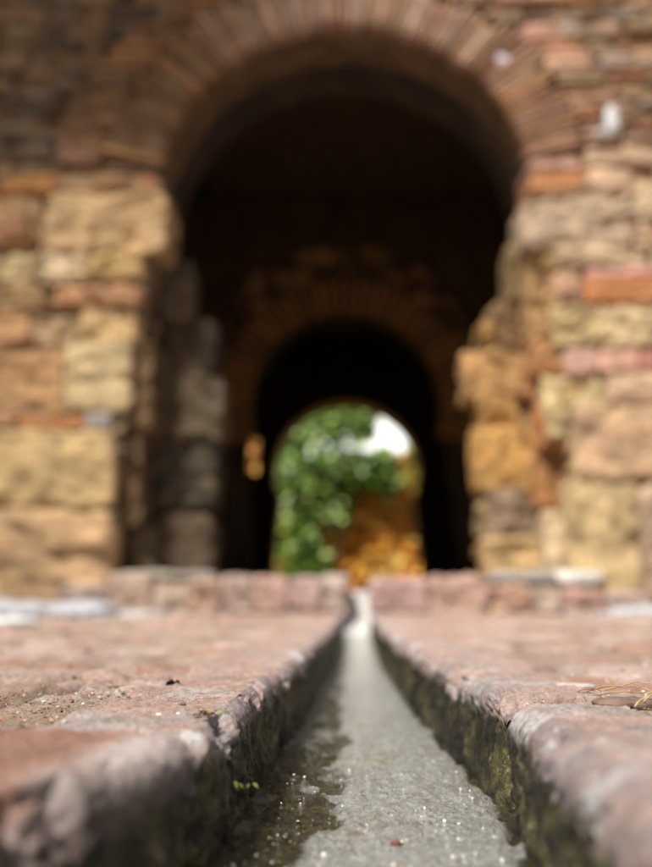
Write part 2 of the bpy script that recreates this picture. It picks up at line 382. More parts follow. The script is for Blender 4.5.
# reveals and inner jambs
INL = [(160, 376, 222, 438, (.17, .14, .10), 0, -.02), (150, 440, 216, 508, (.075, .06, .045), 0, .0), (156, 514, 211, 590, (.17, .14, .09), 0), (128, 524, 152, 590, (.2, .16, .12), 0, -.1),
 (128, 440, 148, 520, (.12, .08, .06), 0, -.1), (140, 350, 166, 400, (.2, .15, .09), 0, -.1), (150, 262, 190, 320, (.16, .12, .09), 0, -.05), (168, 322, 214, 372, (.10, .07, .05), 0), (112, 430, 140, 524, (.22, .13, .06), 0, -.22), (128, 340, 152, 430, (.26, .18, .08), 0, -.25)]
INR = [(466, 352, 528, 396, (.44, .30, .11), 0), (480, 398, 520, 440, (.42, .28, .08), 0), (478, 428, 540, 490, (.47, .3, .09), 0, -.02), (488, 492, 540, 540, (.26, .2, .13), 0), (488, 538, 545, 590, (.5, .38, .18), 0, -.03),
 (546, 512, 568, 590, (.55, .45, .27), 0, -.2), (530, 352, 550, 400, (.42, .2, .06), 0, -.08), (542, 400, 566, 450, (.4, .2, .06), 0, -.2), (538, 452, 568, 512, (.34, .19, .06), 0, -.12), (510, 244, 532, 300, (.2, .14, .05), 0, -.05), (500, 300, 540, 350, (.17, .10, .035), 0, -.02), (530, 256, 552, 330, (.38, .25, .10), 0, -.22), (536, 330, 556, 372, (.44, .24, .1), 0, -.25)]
pier('left_jamb', INL, 4.80, .3, 'grey inner jamb stones, shade put into their colour'); pier('right_jamb', INR, 4.80, .3, 'golden inner jamb stones')

for sd in (-1, 1):
    mb = MB()
    for Yq, ya, yb in ((0, 4.52, 4.7), (1, 4.66, 4.86)):
        z = .05
        while z < 2.15:
            h = random.uniform(.07, .17); jx = np.interp(z+h/2, [0, 2.02, 2.3], [1.33, 1.09, 1.06])
            c = vc(random.choice([(.42, .27, .09), (.36, .17, .06), (.5, .36, .17), (.3, .16, .06)] if sd > 0 else [(.07, .045, .025), (.10, .065, .035), (.04, .028, .018), (.2, .13, .055)]), .25)  # left recess stones coloured dark for the shade there
            q = random.uniform(-.02, .04); a = CX+sd*(jx+.16); b = CX+sd*(jx-q-.01)
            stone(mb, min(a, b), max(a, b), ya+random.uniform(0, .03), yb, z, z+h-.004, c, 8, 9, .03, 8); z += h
    z = .1
    while z < 1.75:   # pier noses carrying the inner horseshoe
        h = random.uniform(.09, .22); x0 = .80+random.uniform(-.02, .03)+max(0, z-1.55)*.6; xm = random.uniform(.95, 1.1)
        for a, b in ((x0, xm), (xm, 1.3)):
            c = vc(random.choice([(.40, .24, .08), (.36, .19, .06), (.42, .28, .13), (.24, .13, .05)] if sd > 0 else [(.065, .048, .03), (.04, .028, .018), (.08, .06, .04), (.025, .018, .011)]), .25)  # left noses darkened in colour for shade
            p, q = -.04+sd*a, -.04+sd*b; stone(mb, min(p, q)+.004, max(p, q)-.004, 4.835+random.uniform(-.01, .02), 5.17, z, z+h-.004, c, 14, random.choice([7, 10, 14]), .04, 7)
        z += h
    build(mb, 'rubble_infill', M_wall)
# ---- passage
PZ = .17
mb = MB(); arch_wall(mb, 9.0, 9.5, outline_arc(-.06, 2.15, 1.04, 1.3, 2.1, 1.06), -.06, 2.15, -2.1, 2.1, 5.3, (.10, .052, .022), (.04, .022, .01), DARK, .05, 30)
build(mb, 'middle_arch_wall', M_in)
mb = MB()
for i in range(44):
    a = math.radians(-20)+math.radians(220)*(i+.5)/44; ca, sa = math.cos(a), math.sin(a); V, Q = TPL[4]; V = V/((np.abs(V)**10).sum(1)**(1/10))[:, None]
    P = np.stack([1.03+.2*(V[:, 0]+1), V[:, 1]*.12, V[:, 2]*.033*(1+.2*V[:, 0])], 1)
    mb.add(np.stack([-.06+P[:, 0]*ca-P[:, 2]*sa, 9.02+P[:, 1]+random.uniform(-.01, .01), 2.15+P[:, 0]*sa+P[:, 2]*ca], 1), Q, vc((.62, .30, .10), .25))
build(mb, 'inner_brick_ring', M_brick)
mb = MB()
for i in range(80):
    a = math.radians(4+172*(i+.5)/80); r = random.uniform(1.46, 1.80); s = random.uniform(.07, .14)
    x, zz = -.06+r*math.cos(a), 2.15+r*math.sin(a)
    stone(mb, x-s, x+s, 8.93, 9.2, zz-s*.8, zz+s*.8, vc(random.choice([(.36, .19, .07), (.18, .09, .035), (.55, .31, .12), (.10, .05, .02)]), .3), 8, 3.5, .04, 6)
build(mb, 'inner_rubble', M_in)
mb = MB(); arch_wall(mb, 13.0, 13.6, outline_arc(-.07, 2.0, 1.14, 1.2, 1.62, 1.04), -.07, 2.0, -1.46, 5.2, ZT, (.04, .022, .01), (.36, .22, .06), BEIGE, .04, 30)  # golden light on the reveal and shade on the front put into the colours
# wall left of the slit, and the bits under and over it
for (xa, xb, za, zb) in ((-5.2, -1.66, 0, ZT), (-1.66, -1.46, 2.62, ZT), (-1.66, -1.46, 0, 2.0)):
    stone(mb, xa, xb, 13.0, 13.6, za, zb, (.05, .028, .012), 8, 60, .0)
build(mb, 'far_arch_wall', M_in)
mb = MB(); stone(mb, -1.68, -1.52, 12.86, 12.96, PZ, 1.96, (.42, .24, .08), 8, 12, .012, 3); build(mb, 'door_post', M_in)
# side walls + roof
for s in (-1, 1):
    mb = MB(); Y = np.linspace(5.2, 13.0, 60); Z = np.linspace(0, 5.2, 40); G = np.stack(np.meshgrid(Y, Z, indexing='ij'), -1).reshape(-1, 2)
    P = np.stack([np.full(len(G), s*1.95), G[:, 0], G[:, 1]], 1); P[:, 0] += fbm(P, 3, 4)*.08
    mb.add(P, gridq(60, 40, 0, s > 0), (.022, .013, .007))  # side wall shade put into this near-black colour
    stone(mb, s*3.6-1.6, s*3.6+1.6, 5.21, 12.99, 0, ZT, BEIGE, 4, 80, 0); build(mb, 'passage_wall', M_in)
mb = MB(); X = np.linspace(-1.95, 1.95, 30); Y = np.linspace(5.2, 13.0, 50); G = np.stack(np.meshgrid(Y, X, indexing='ij'), -1).reshape(-1, 2)
P = np.stack([G[:, 1], G[:, 0], 4.05+1.1*np.sqrt(np.clip(1-(G[:, 1]/2.0)**2, 0, 1))], 1); P += fbm(P, 3, 3)[:, None]*.03
mb.add(P, gridq(50, 30), (.018, .011, .006)); build(mb, 'vault', M_in)  # vault shade put into its near-black colour
mb = MB(); stone(mb, XL, XR, YF+.1, 13.5, ZT+.0, ZT+.7, BRN, 4, 60, .0); build(mb, 'roof_mass', M_wall)

# ------------------------------------------------------------------ channel, paving
LY = np.array([.05, .2, .315, .346, .429, .505, .745, 1.1, 2.26, 4.42]); LX = -np.array([.24, .205, .142, .113, .090, .082, .079, .066, .048, .040])
RY = np.array([.05, .2, .268, .369, .493, .64, .70, .894, 1.314, 2.124, 4.42]); RX = np.array([.096, .096, .096, .098, .104, .110, .113, .102, .088, .076, .092])
def lip(side, Y): return np.interp(Y, LY, LX) if side < 0 else np.interp(Y, RY, RX)
def bedz(Y): return -.076-.008*(Y-.5)
KW = {-1: .105, 1: .085}
PCOL = np.array([(.48, .35, .31), (.50, .38, .34), (.42, .29, .24), (.47, .38, .33), (.52, .43, .39), (.38, .30, .26), (.43, .27, .21), (.55, .47, .43)])*np.array([.92, .82, .79])
def cells(x, y, sx, sy, seed):
    gx = x/sx; gy = y/sy; ix = np.floor(gx).astype(int); iy = np.floor(gy).astype(int); b1 = np.full(x.shape, 9.); b2 = b1.copy(); bi = np.zeros(x.shape, int)
    for a in (-1, 0, 1):
        for b in (-1, 0, 1):
            cx = ix+a; cy = iy+b; h = ((cx*73856093) ^ (cy*19349663) ^ seed) & 0xffff
            px = cx+.5+.7*(((h*7919) & 1023)/1023-.5); py = cy+.5+.6*(((h*104729) & 1023)/1023-.5)
            d = np.sqrt((gx-px)**2+(gy-py)**2); m = d < b1
            b2 = np.where(m, b1, np.minimum(b2, d)); bi = np.where(m, h, bi); b1 = np.where(m, d, b1)
    return b2-b1, bi
for side in (-1, 1):
    ny, nx = 760, 360
    Y = .06*np.exp(np.linspace(0, 1, ny)*math.log(4.6/.06)); s = np.linspace(0, 1, nx)**1.6
    x0 = lip(side, Y)+side*(KW[side]-.02); W = np.minimum(6., .8+1.6*Y)
    Xg = x0[:, None]+side*s[None, :]*W[:, None]; Yg = np.repeat(Y, nx); Xg = Xg.ravel(); P = np.stack([Xg, Yg, np.zeros_like(Xg)], 1)
    wob = np.stack([fbm(P, 8, 3), fbm(P+50, 8, 3)], 1)*.03
    e, idx = cells(Xg+wob[:, 0], Yg+wob[:, 1], .145, .085, 77)
    j = 1-sstep(.03, .22, e)
    hgt = ((idx & 31)/31-.5)*.016-j*.013+fbm(P, 14, 5)*.012+fbm(P, 70, 3)*.0028
    dirt = sstep(.05, .35, fbm(P+9, 7, 4))
    hgt = hgt*(1-.5*dirt)-.006+dirt*(.003+.004*fbm(P, 120, 3))
    P[:, 2] = hgt
    C = PCOL[(idx >> 5) % 8]*(1+.16*(((idx >> 8) & 15)/15-.5))[:, None]
    C = C*(1-.7*j)[:, None]+np.array([.17, .12, .09])*(.7*j)[:, None]
    dd = (.55*dirt)[:, None]; C = C*(1-dd)+np.array([.30, .235, .17])*dd
    near = (sstep(1.0, .5, Yg)*sstep(.10, .0, np.abs(Xg-np.repeat(x0, nx))-.05))[:, None]*.6*sstep(-.15, .25, fbm(P+40, 22, 4))[:, None]; C = C*(1-near)+np.array([.17, .115, .075])*near; P[:, 2] -= near[:, 0]*.012
    o = mk('paving', P, gridq(ny, nx, 0, side < 0), M_pave, None, C); tag(o, kind='structure')
    # outer ground to the horizon side (courtyard beyond the paving sheet)
# big ground
mb = MB()
def sheet(mb, xa, xb, ya, yb, z, c, nx=30, ny=30, a=.0):
    X = np.linspace(xa, xb, nx); Y = np.linspace(ya, yb, ny); G = np.stack(np.meshgrid(Y, X, indexing='ij'), -1).reshape(-1, 2)
    P = np.stack([G[:, 1], G[:, 0], np.full(len(G), z)], 1); P[:, 2] += fbm(P, 2, 3)*a; mb.add(P, gridq(ny, nx), c)
sheet(mb, -300, 300, -300, 600, -.30, (.30, .22, .15)); tag(mb.build('ground', M_pave), kind='structure')
mb = MB()
for sx in (-1, 1): sheet(mb, min(sx*.5, sx*40), max(sx*.5, sx*40), -30, .0601, -.022, (.42, .31, .25), 60, 60, .006)
tag(mb.build('courtyard', M_pave), kind='structure')
mb = MB()
sheet(mb, -XR, -.03, 4.62, 13.6, PZ, (.22, .15, .1), 30, 60, .01); sheet(mb, .1, XR, 4.62, 13.6, PZ, (.22, .15, .1), 30, 60, .01); sheet(mb, -.06, .12, 4.62, 40, .085, (.3, .26, .2), 6, 60, .004)
sheet(mb, -30, -.03, 13.6, 40, .14, (.3, .22, .12), 40, 40, .03); sheet(mb, .1, 30, 13.6, 40, .14, (.3, .22, .12), 40, 40, .03)
tag(mb.build('passage_floor', M_in), kind='structure')

def kerb(side, y0, y1, ny, nt, tint, label, dz=0., tw=0., r=.012):
    Y = np.linspace(y0, y1, ny); W = KW[side]; t = np.linspace(0, 1, nt)
    # profile: outer skirt, top, rounded lip, wall down
    prof = []
    for q in np.linspace(-.03, 0, max(4, nt//20), endpoint=False): prof.append((W, q-.002, 0))
    for q in np.linspace(W, r, nt//2, endpoint=False): prof.append((q, 0, 0))
    for a in np.linspace(0, math.pi/2, nt//8, endpoint=False): prof.append((r-r*math.sin(a), -r+r*math.cos(a), .5*math.sin(a)))
    for q in np.linspace(-r, -.17, nt//2): prof.append((0, q, 1))
    prof = np.array(prof); n = len(prof)
    lx = lip(side, Y)
    X = lx[:, None]+side*prof[None, :, 0]; Z = np.repeat(prof[None, :, 1], ny, 0); Yg = np.repeat(Y[:, None], n, 1)
    P = np.stack([X.ravel(), Yg.ravel(), Z.ravel()], 1)
    e = np.minimum(P[:, 1]-y0, y1-P[:, 1]); endf = 1-sstep(0, .022, e); wallf = np.tile(prof[:, 2], ny)
    topf = 1-wallf; s = y0*13.7+side
    e2 = (e+.006*fbm(P+s, 60, 3)); endf = 1-sstep(.0, .016, e2)
    d = fbm(P+s, 9, 3)*.005+fbm(P+s, 75, 4)*.0028+fbm(P+s, 260, 3)*.0012
    dw = fbm(P+s+5, 22, 5)*.007+fbm(P+s+8, 90, 4)*.005
    P[:, 2] += topf*(d+dz)-endf*.016*(topf+.3*wallf)+tw*topf*(P[:, 1]-y0)/(y1-y0)
    lipn = fbm(P+s+3, 30, 4); chip = np.clip(lipn-.12, 0, 1)*.05*np.exp(-((np.abs(np.tile(prof[:, 0], ny))+np.abs(np.tile(prof[:, 1], ny)))/.018)**2)
    P[:, 2] -= chip
    P[:, 0] += side*(wallf*(dw+endf*.010)+chip)
    base = np.array(tint)*np.array([.94, .83, .80]); C = np.tile(base, (len(P), 1)); m = sstep(.0, .4, fbm(P+s, 18, 5)+.15*wallf)[:, None]
    C = C*(1-m*.7)+np.array([.50, .45, .44])*m*.6
    m2 = sstep(.12, .4, fbm(P+s+30, 25, 4))[:, None]*.45; C = C*(1-m2)+np.array([.36, .22, .16])*m2
    m3 = sstep(.1, .45, fbm(P+s+60, 32, 5))[:, None]*.6; C = C*(1-m3)+np.array([.26, .21, .19])*m3
    lb = np.tile((prof[:, 2] > .05)*1.+0*prof[:, 0], ny)*sstep(-.2, .2, fbm(P+s+80, 40, 4)+.1)
    lb = (lb*(1-np.tile(prof[:, 2] >= 1, ny)*.5))[:, None]*.7; C = C*(1-lb)+np.array([.27, .235, .25])*lb
    q = (sstep(.16, .30, fbm(P+s+90, 28, 5))*np.tile(np.exp(-(prof[:, 0]/.03)**2)*(prof[:, 2] < 1), ny))[:, None]; C = C*(1-q)+np.array([.52, .49, .49])*q
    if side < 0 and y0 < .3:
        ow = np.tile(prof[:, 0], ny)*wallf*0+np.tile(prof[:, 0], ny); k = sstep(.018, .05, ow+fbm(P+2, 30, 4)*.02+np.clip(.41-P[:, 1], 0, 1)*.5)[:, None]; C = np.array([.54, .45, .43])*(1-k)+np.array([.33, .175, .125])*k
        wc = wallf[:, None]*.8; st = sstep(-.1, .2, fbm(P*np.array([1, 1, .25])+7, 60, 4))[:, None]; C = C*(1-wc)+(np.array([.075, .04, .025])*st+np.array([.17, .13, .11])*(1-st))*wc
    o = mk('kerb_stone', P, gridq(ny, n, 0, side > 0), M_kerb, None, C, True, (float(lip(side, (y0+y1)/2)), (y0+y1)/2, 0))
    a = o.data.attributes.new('Moss', 'FLOAT', 'POINT')
    depth = -np.tile(prof[:, 1], ny); ms = np.where(wallf > .1, .10+np.clip(depth/.03, 0, 1)*.56, 0)+.18*endf-(.14 if side < 0 else .05)*sstep(.47, .36, P[:, 1])
    a.data.foreach_set('value', ms.astype(np.float32))
    return tag(o, label, 'kerb stone', 'kerb stones lining the water channel')
kerb(-1, .06, .492, 300, 200, (.44, .26, .20), 'nearest left kerb stone, terracotta with white lime crust, blurred at the bottom left corner', .004)
kerb(-1, .500, .93, 300, 200, (.44, .33, .29), 'left kerb stone in sharp focus with moss and crumbs on its mossy black edge', .0)
kerb(-1, .935, 1.62, 240, 120, (.46, .35, .31), 'pinkish left kerb stone just beyond the sharp one', .002)
kerb(-1, 1.63, 2.75, 200, 80, (.47, .35, .31), 'left kerb stone halfway along the channel towards the step', .003)
kerb(-1, 2.76, 4.36, 200, 60, (.47, .35, .31), 'farthest left kerb stone, touching the stone step', .0)
kerb(1, .06, .650, 340, 200, (.46, .365, .335), 'nearest right kerb stone, broad pinkish block with rounded edge at bottom right', .003, 0., .022)
kerb(1, .672, 1.05, 280, 180, (.45, .37, .34), 'right kerb stone with lime-white crumbled edge, just past the dark cleft', .001)
kerb(1, 1.06, 1.75, 240, 120, (.47, .37, .34), 'pale right kerb stone behind the crumbled one', .003)
kerb(1, 1.76, 2.9, 200, 80, (.47, .36, .33), 'right kerb stone halfway along the channel towards the step', .001)
kerb(1, 2.91, 4.36, 200, 60, (.47, .36, .33), 'farthest right kerb stone, touching the stone step', .0)

# bed
ny, nx = 900, 160
Y = .06*np.exp(np.linspace(0, 1, ny)*math.log(4.6/.06)); s = np.linspace(0, 1, nx)
xl = lip(-1, Y)-.02; xr = lip(1, Y)+.02; X = (xl[:, None]*(1-s)+xr[:, None]*s).ravel(); Yg = np.repeat(Y, nx)
P = np.stack([X, Yg, bedz(Yg)], 1)
edge = np.interp(Yg, [.06, .5, .62, .8, 1.1, 1.6, 2.4, 4.5], [-.055, -.046, -.022, -.012, -.010, -.022, -.03, -.04])+fbm(P, 14, 4)*.022
ms = sstep(.012, -.012, X-edge)
wl_ = X-np.interp(Yg, LY, -np.abs(LX)); ms = ms*(1-sstep(.75, 1.1, Yg)*sstep(.030, .016, wl_+fbm(P+12, 25, 4)*.02)*.7)*(1-.5*sstep(.16, .34, fbm(P+70, 24, 5)))
ms = np.maximum(ms, .8*sstep(.014, .0, np.interp(Yg, RY, RX)-X+fbm(P+4, 30, 3)*.008))
P[:, 2] += fbm(P, 20, 4)*.0012+fbm(P*np.array([1, .5, 1]), 90, 4)*(.0016+.005*ms)+fbm(P*np.array([1, .5, 1]), 240, 3)*.0022-ms*.0030+.0009
o = mk('channel_bed', P, gridq(ny, nx), M_bed); tag(o, kind='structure')
a = o.data.attributes.new('Moss', 'FLOAT', 'POINT'); a.data.foreach_set('value', (ms*.62+.1).astype(np.float32))
# water film
ny, nx = 300, 60; Y = .06*np.exp(np.linspace(0, 1, ny)*math.log(4.45/.06)); s = np.linspace(0, 1, nx)
X = ((lip(-1, Y)-.006)[:, None]*(1-s)+(lip(1, Y)+.006)[:, None]*s).ravel(); Yg = np.repeat(Y, nx); P = np.stack([X, Yg, bedz(Yg)+.0042], 1)
P[:, 2] += fbm(P*np.array([1, .5, 1]), 45, 3)*.0009
o = mk('water', P, gridq(ny, nx), M_water); tag(o, kind='structure')

# ------------------------------------------------------------------ threshold step
stp = empty('threshold_step', (0, 4.45, 0), 'low step of upright pink bricks and stones across the gateway, cut by the channel slot', 'step')
PINK = (.42, .285, .245)
STEP = [(60, 584, 106, 614, GREY), (107, 574, 152, 612, PKGR), (153, 580, 186, 612, (.42, .33, .26)), (187, 576, 219, 612, (.42, .26, .19)), (220, 577, 254, 612, PINK), (255, 578, 290, 612, (.46, .30, .24)), (291, 576, 324, 612, PINK), (325, 576, 346, 614, (.58, .48, .42)),
 (371, 577, 430, 613, PINK), (431, 577, 488, 613, (.48, .31, .25)), (489, 585, 530, 612, (.44, .24, .15)), (531, 588, 562, 612, PKGR), (563, 587, 606, 612, (.50, .28, .22)), (607, 590, 652, 614, PKGR)]
for (a, b, c, d, col) in STEP:
    m = MB(); pxstone(m, a, b+random.uniform(-.5, 3), c, d+3, 4.40+random.uniform(-.02, .03), .30, vc(tuple(.5*a_+.5*b_ for a_, b_ in zip(col, (.40, .275, .23))), .05), 14, 10, .022, 12, .004)
    o = m.build('step_block', M_brick); o.parent = stp; o.matrix_parent_inverse = inv(stp)
for (a, b, c, d, col) in [(492, 571, 556, 583, (.33, .33, .33)), (559, 571, 606, 584, (.68, .66, .64)), (120, 571, 175, 578, (.42, .38, .30)), (170, 572, 214, 579, (.36, .32, .28))]:
    m = MB(); pxstone(m, a, b, c, d, 4.42, .22, col, 8, 6, .010, 14)
    o = m.build('cap_slab', M_brick); o.parent = stp; o.matrix_parent_inverse = inv(stp)
m = MB(); ny, nx = 60, 14; t = np.linspace(0, 1, ny); Yc = 4.34+.42*t; Zc = -.12+.235*sstep(0, .9, t)
X = np.tile(np.linspace(-.036, .097, nx), ny); P = np.stack([X, np.repeat(Yc, nx), np.repeat(Zc, nx)], 1); P[:, 2] += fbm(P, 30, 4)*.006
o = mk('channel_spillway', P, gridq(ny, nx), M_bed); tag(o, 'short pale wet chute in the slot of the step where the channel starts', 'water chute')
a = o.data.attributes.new('Moss', 'FLOAT', 'POINT'); a.data.foreach_set('value', np.zeros(len(P), dtype=np.float32))

# ------------------------------------------------------------------ beyond the gate
gw = empty('garden_wall', (0, 18.4, .1), 'sunlit ochre rubble wall behind the ivy, seen through the farthest arch', 'wall')
mb = MB(); z = .1
while z < 3.9:
    h = random.uniform(.12, .34); x = -7.-random.random()*.3
    while x < 7:
        w = random.uniform(.12, .55); top = 3.15 if x > -1.9 else 3.9
        cw = random.choice([(.80, .40, .05), (.70, .29, .03), (.86, .55, .14), (.40, .14, .02), (.78, .38, .06)]) if x > -1.9 else (.85, .45, .12)  # paler stones at left put the slit's brightness into the colour
        if z < top: stone(mb, x+.01, x+w-.01, 18.2+random.uniform(-.05, .06), 18.8, z+.01, z+h-.01, vc(cw, .3), 8, 4, .09, 4)
        x += w
    z += h
stone(mb, -7, -1.9, 18.33, 18.79, .05, 3.85, (.28, .12, .03), 4, 60, 0)
stone(mb, -1.95, 7, 18.32, 18.8, .05, 3.1, (.28, .12, .03), 4, 60, 0)
o = mb.build('rubble_face', M_far); o.parent = gw; o.matrix_parent_inverse = inv(gw)
def leafmass(name, centers, n, size, z0, label, cat, cols, ylo, seed):
    r = np.random.RandomState(seed); V = []; Q = []; C = []; k = 0
    for i in range(n):
        c = centers[r.randint(len(centers))]; d = r.normal(size=3); d /= np.linalg.norm(d); rr = r.rand()**.45
        p = np.array(c[:3])+d*np.array(c[3:6])*rr
        s = size*(.6+.8*r.rand()); nrm = np.array([r.normal()*.6, -.8+r.normal()*.5, 1.+r.normal()*.6]); nrm /= np.linalg.norm(nrm)
        u = np.cross(nrm, [r.normal(), r.normal(), r.normal()]); u /= np.linalg.norm(u); v = np.cross(nrm, u)
        pts = [p-u*s, p-u*s*.2+v*s*.55, p+u*s+nrm*s*.15, p-u*s*.2-v*s*.55]
        V += pts; Q.append([k, k+1, k+2, k+3]); k += 4; cc = np.array(cols[r.randint(len(cols))])*(.7+.6*r.rand()); C += [cc]*4
    return V, Q, C
GR = [(.10, .24, .025), (.20, .36, .05), (.03, .08, .01), (.34, .48, .09), (.12, .22, .03), (.015, .045, .006), (.46, .58, .22), (.02, .05, .008)]
def plant(name, leafname, stems, centers, n, size, label, cat, cols, seed, base):
    e = empty(name, base, label, cat); V, Q, C = leafmass(name, centers, n, size, 0, label, cat, cols, 0, seed)
    o = mk(leafname, V, Q, M_leaf, None, C, False); o.parent = e; o.matrix_parent_inverse = inv(e)
    m = MB()
    for pts in stems:
        pts = np.array(pts, dtype=float); nseg = len(pts); ring = 8; A = np.linspace(0, 2*math.pi, ring, endpoint=False)
        P = []
        for q in pts:
            for a in A: P.append((q[0]+q[3]*math.cos(a), q[1]+q[3]*math.sin(a), q[2]))
        qd = [[i*ring+j, i*ring+(j+1) % ring, (i+1)*ring+(j+1) % ring, (i+1)*ring+j] for i in range(nseg-1) for j in range(ring)]
        m.add(P, qd, (.11, .07, .04))
    o = m.build('trunk' if cat == 'tree' else 'stem', M_small); o.parent = e; o.matrix_parent_inverse = inv(e); return e
G2 = [tuple(min(.75, q*1.35) for q in g) for g in GR]
plant('ivy_plant', 'foliage', [[(-1.2, 18.0, .1, .06), (-1.1, 18.05, 1.2, .05), (-.8, 18.1, 2.4, .03), (-.3, 18.1, 3.2, .015)], [(-.6, 18., .1, .05), (-.2, 18.05, 1.4, .04), (.3, 18.1, 2.6, .02)]],
 [(-1.2, 17.8, 2.2, .7, .35, 1.2), (-.3, 17.7, 2.9, .9, .35, .7), (-1.1, 17.8, 1.1, .55, .3, .9), (.3, 17.8, 2.75, .7, .3, .5), (-.5, 17.8, 3.7, .8, .35, .6), (.7, 17.9, 2.9, .35, .25, .4), (-1.4, 17.9, 2.9, .45, .3, 1.), (.75, 17.9, 2.5, .4, .2, .3), (-.3, 17.9, 1.9, .3, .2, .4), (-.9, 17.8, .8, .5, .2, .6)], 3600, .105,
 'lush green ivy climbing the ochre wall behind the farthest arch, sunlit leaves', 'climbing plant', G2, 5, (-.8, 18., .1))
plant('tree', 'crown', [[(-1.5, 21, .1, .2), (-1.4, 21, 2., .16), (-1.2, 21, 3.6, .1), (-1., 21, 5., .05)], [(-1.4, 21, 2.4, .09), (-.6, 21, 3.6, .05), (-.2, 21, 4.6, .02)]],
 [(-1.4, 21, 4.6, 1.3, 1., 1.1), (-.5, 20.8, 4.6, .8, .8, .8), (-1.9, 21, 4.1, .8, .9, 1.), (-.4, 21, 5.3, .7, .7, .5), (.25, 21, 4.6, .34, .4, .5), (.42, 21, 4.3, .2, .3, .35), (.1, 21, 5.0, .4, .4, .4), (1.75, 21, 3.6, .4, .4, .45), (1.5, 21, 4.6, .5, .5, .25)], 2400, .17,
 'leafy green tree rising behind the ivy-covered garden wall, left of the bright sky gap', 'tree', G2, 6, (-1.5, 21, .1))
plant('bush', 'foliage', [[(1.5, 17.6, .1, .03), (1.5, 17.6, 1.8, .02), (1.55, 17.7, 2.6, .01)]], [(1.45, 17.6, 2.55, .3, .25, .4), (1.35, 17.7, 2.95, .25, .2, .25), (1.7, 17.7, 1.6, .3, .2, .5)], 260, .09,
 'yellow-green shrub against the orange wall at the right side of the farthest arch', 'shrub', [(.3, .3, .04), (.22, .28, .05), (.4, .22, .04)], 8, (1.5, 17.6, .1))
plant('tree', 'crown', [[(-4.3, 1.6, -.05, .22), (-4.2, 1.7, 1.8, .17), (-3.9, 2.0, 3.6, .13), (-3.4, 2.4, 5.2, .07)], [(-4., 1.9, 3.2, .1), (-4.5, 2.4, 4.6, .06), (-4.3, 2.8, 5.8, .03)]],  # invented tree out of view, placed to shade the upper left wall
 [(-2.6, 3.15, 6.1, 1.3, .5, .7), (-4.2, 2.8, 6.2, 1., .6, .8), (-3.2, 3.45, 5.5, .8, .4, .5), (-2.0, 3.2, 6.4, .9, .45, .5)], 5600, .10,
 'unseen tree added left of the gate so its crown shades the upper left wall', 'tree', GR, 9, (-4.3, 1.6, 0))
# far hillside line of trees closing the view
# ------------------------------------------------------------------ small things
def rock(name, x, y, z, sx, sy, sz, c, label, cat='stone', group=None, n=8):
    m = MB(); stone(m, x-sx, x+sx, y-sy, y+sy, z, z+2*sz, c, n, 2.8, min(sx, sz)*.35, .8/min(sx, sz), None)
    return tag(m.build(name, M_rock, None, (x, y, z)), label, cat, group)
rock('loose_stone', -1.82, 4.15, -.02, .17, .14, .05, (.30, .31, .33), 'blue-grey loose stone at the left edge by the foot of the left pier', group='grey stones lying at the foot of the left pier')
rock('loose_stone', -1.52, 4.0, -.02, .16, .14, .04, (.34, .34, .36), 'long grey loose stone under the middle of the left pier', group='grey stones lying at the foot of the left pier')
rock('loose_stone', -1.18, 3.75, -.03, .15, .13, .045, (.36, .36, .40), 'rounded pale blue-grey stone at the right corner of the left pier', group='grey stones lying at the foot of the left pier')
rock('loose_stone', -.9, 3.7, -.02, .10, .10, .02, (.40, .38, .38), 'flat grey stone in front of the left end of the step', group='grey stones lying at the foot of the left pier')
rock('white_stone', -1.02, 2.5, -.01, .10, .06, .016, (.62, .62, .64), 'bright white flat stone on the paving at the left edge')
rock('loose_stone', 1.42, 4.05, -.02, .22, .12, .03, (.42, .43, .45), 'flat grey stone at the foot of the right pier', group='grey stones at the right')
rock('cobble', .20, .80, -.006, .02, .010, .0036, (.42, .36, .34), 'small pale stone flake on the right paving behind the twigs', n=4)
rock('petal', .027, .572, -.0755, .0040, .0034, .0010, (.32, .09, .08), 'small red petal lying on the pale channel bed at the lower right', 'petal')
# dark soil pocket with twigs
rock('bark_piece', .202, .655, -.004, .024, .012, .0045, (.16, .10, .075), 'dark brown curl of bark under the dry twigs on the right paving', 'bark')
def twig(pts, r, c, label):
    pts = np.array(pts, dtype=float); m = MB(); ring = 6; P = []
    T = np.gradient(pts, axis=0); T /= np.linalg.norm(T, axis=1)[:, None]
    for i, q in enumerate(pts):
        u = np.cross(T[i], [0, 0, 1.]); u /= np.linalg.norm(u)+1e-9; v = np.cross(u, T[i]); rr = r*(1-.6*i/len(pts))
        for j in range(ring): a = 2*math.pi*j/ring; P.append(q+u*rr*math.cos(a)+v*rr*math.sin(a))
    qd = [[i*ring+j, i*ring+(j+1) % ring, (i+1)*ring+(j+1) % ring, (i+1)*ring+j] for i in range(len(pts)-1) for j in range(ring)]
    m.add(P, qd, c); return tag(m.build('twig', M_small, None, tuple(pts[0])), label, 'twig', 'dry twigs on the right paving')
TW = [((.183, .70, .004), (.225, .60, .008), .008, (.42, .27, .12), 'longest straw arching over the bark piece on the right'),
    ((.180, .665, .006), (.240, .635, .004), .005, (.30, .17, .08), 'thin brown twig lying level across the bark piece'),
    ((.190, .60, .004), (.235, .645, .008), .005, (.50, .40, .22), 'pale straw nearest the right edge of the photo'),
    ((.176, .70, .003), (.192, .682, .004), .002, (.26, .12, .07), 'short reddish twig left of the bark piece'),
    ((.200, .71, .004), (.236, .66, .012), .004, (.46, .33, .16), 'straw standing up behind the bark piece'),
    ((.205, .625, .006), (.246, .655, .014), .003, (.40, .30, .14), 'frayed straw tip rising at the right edge')]
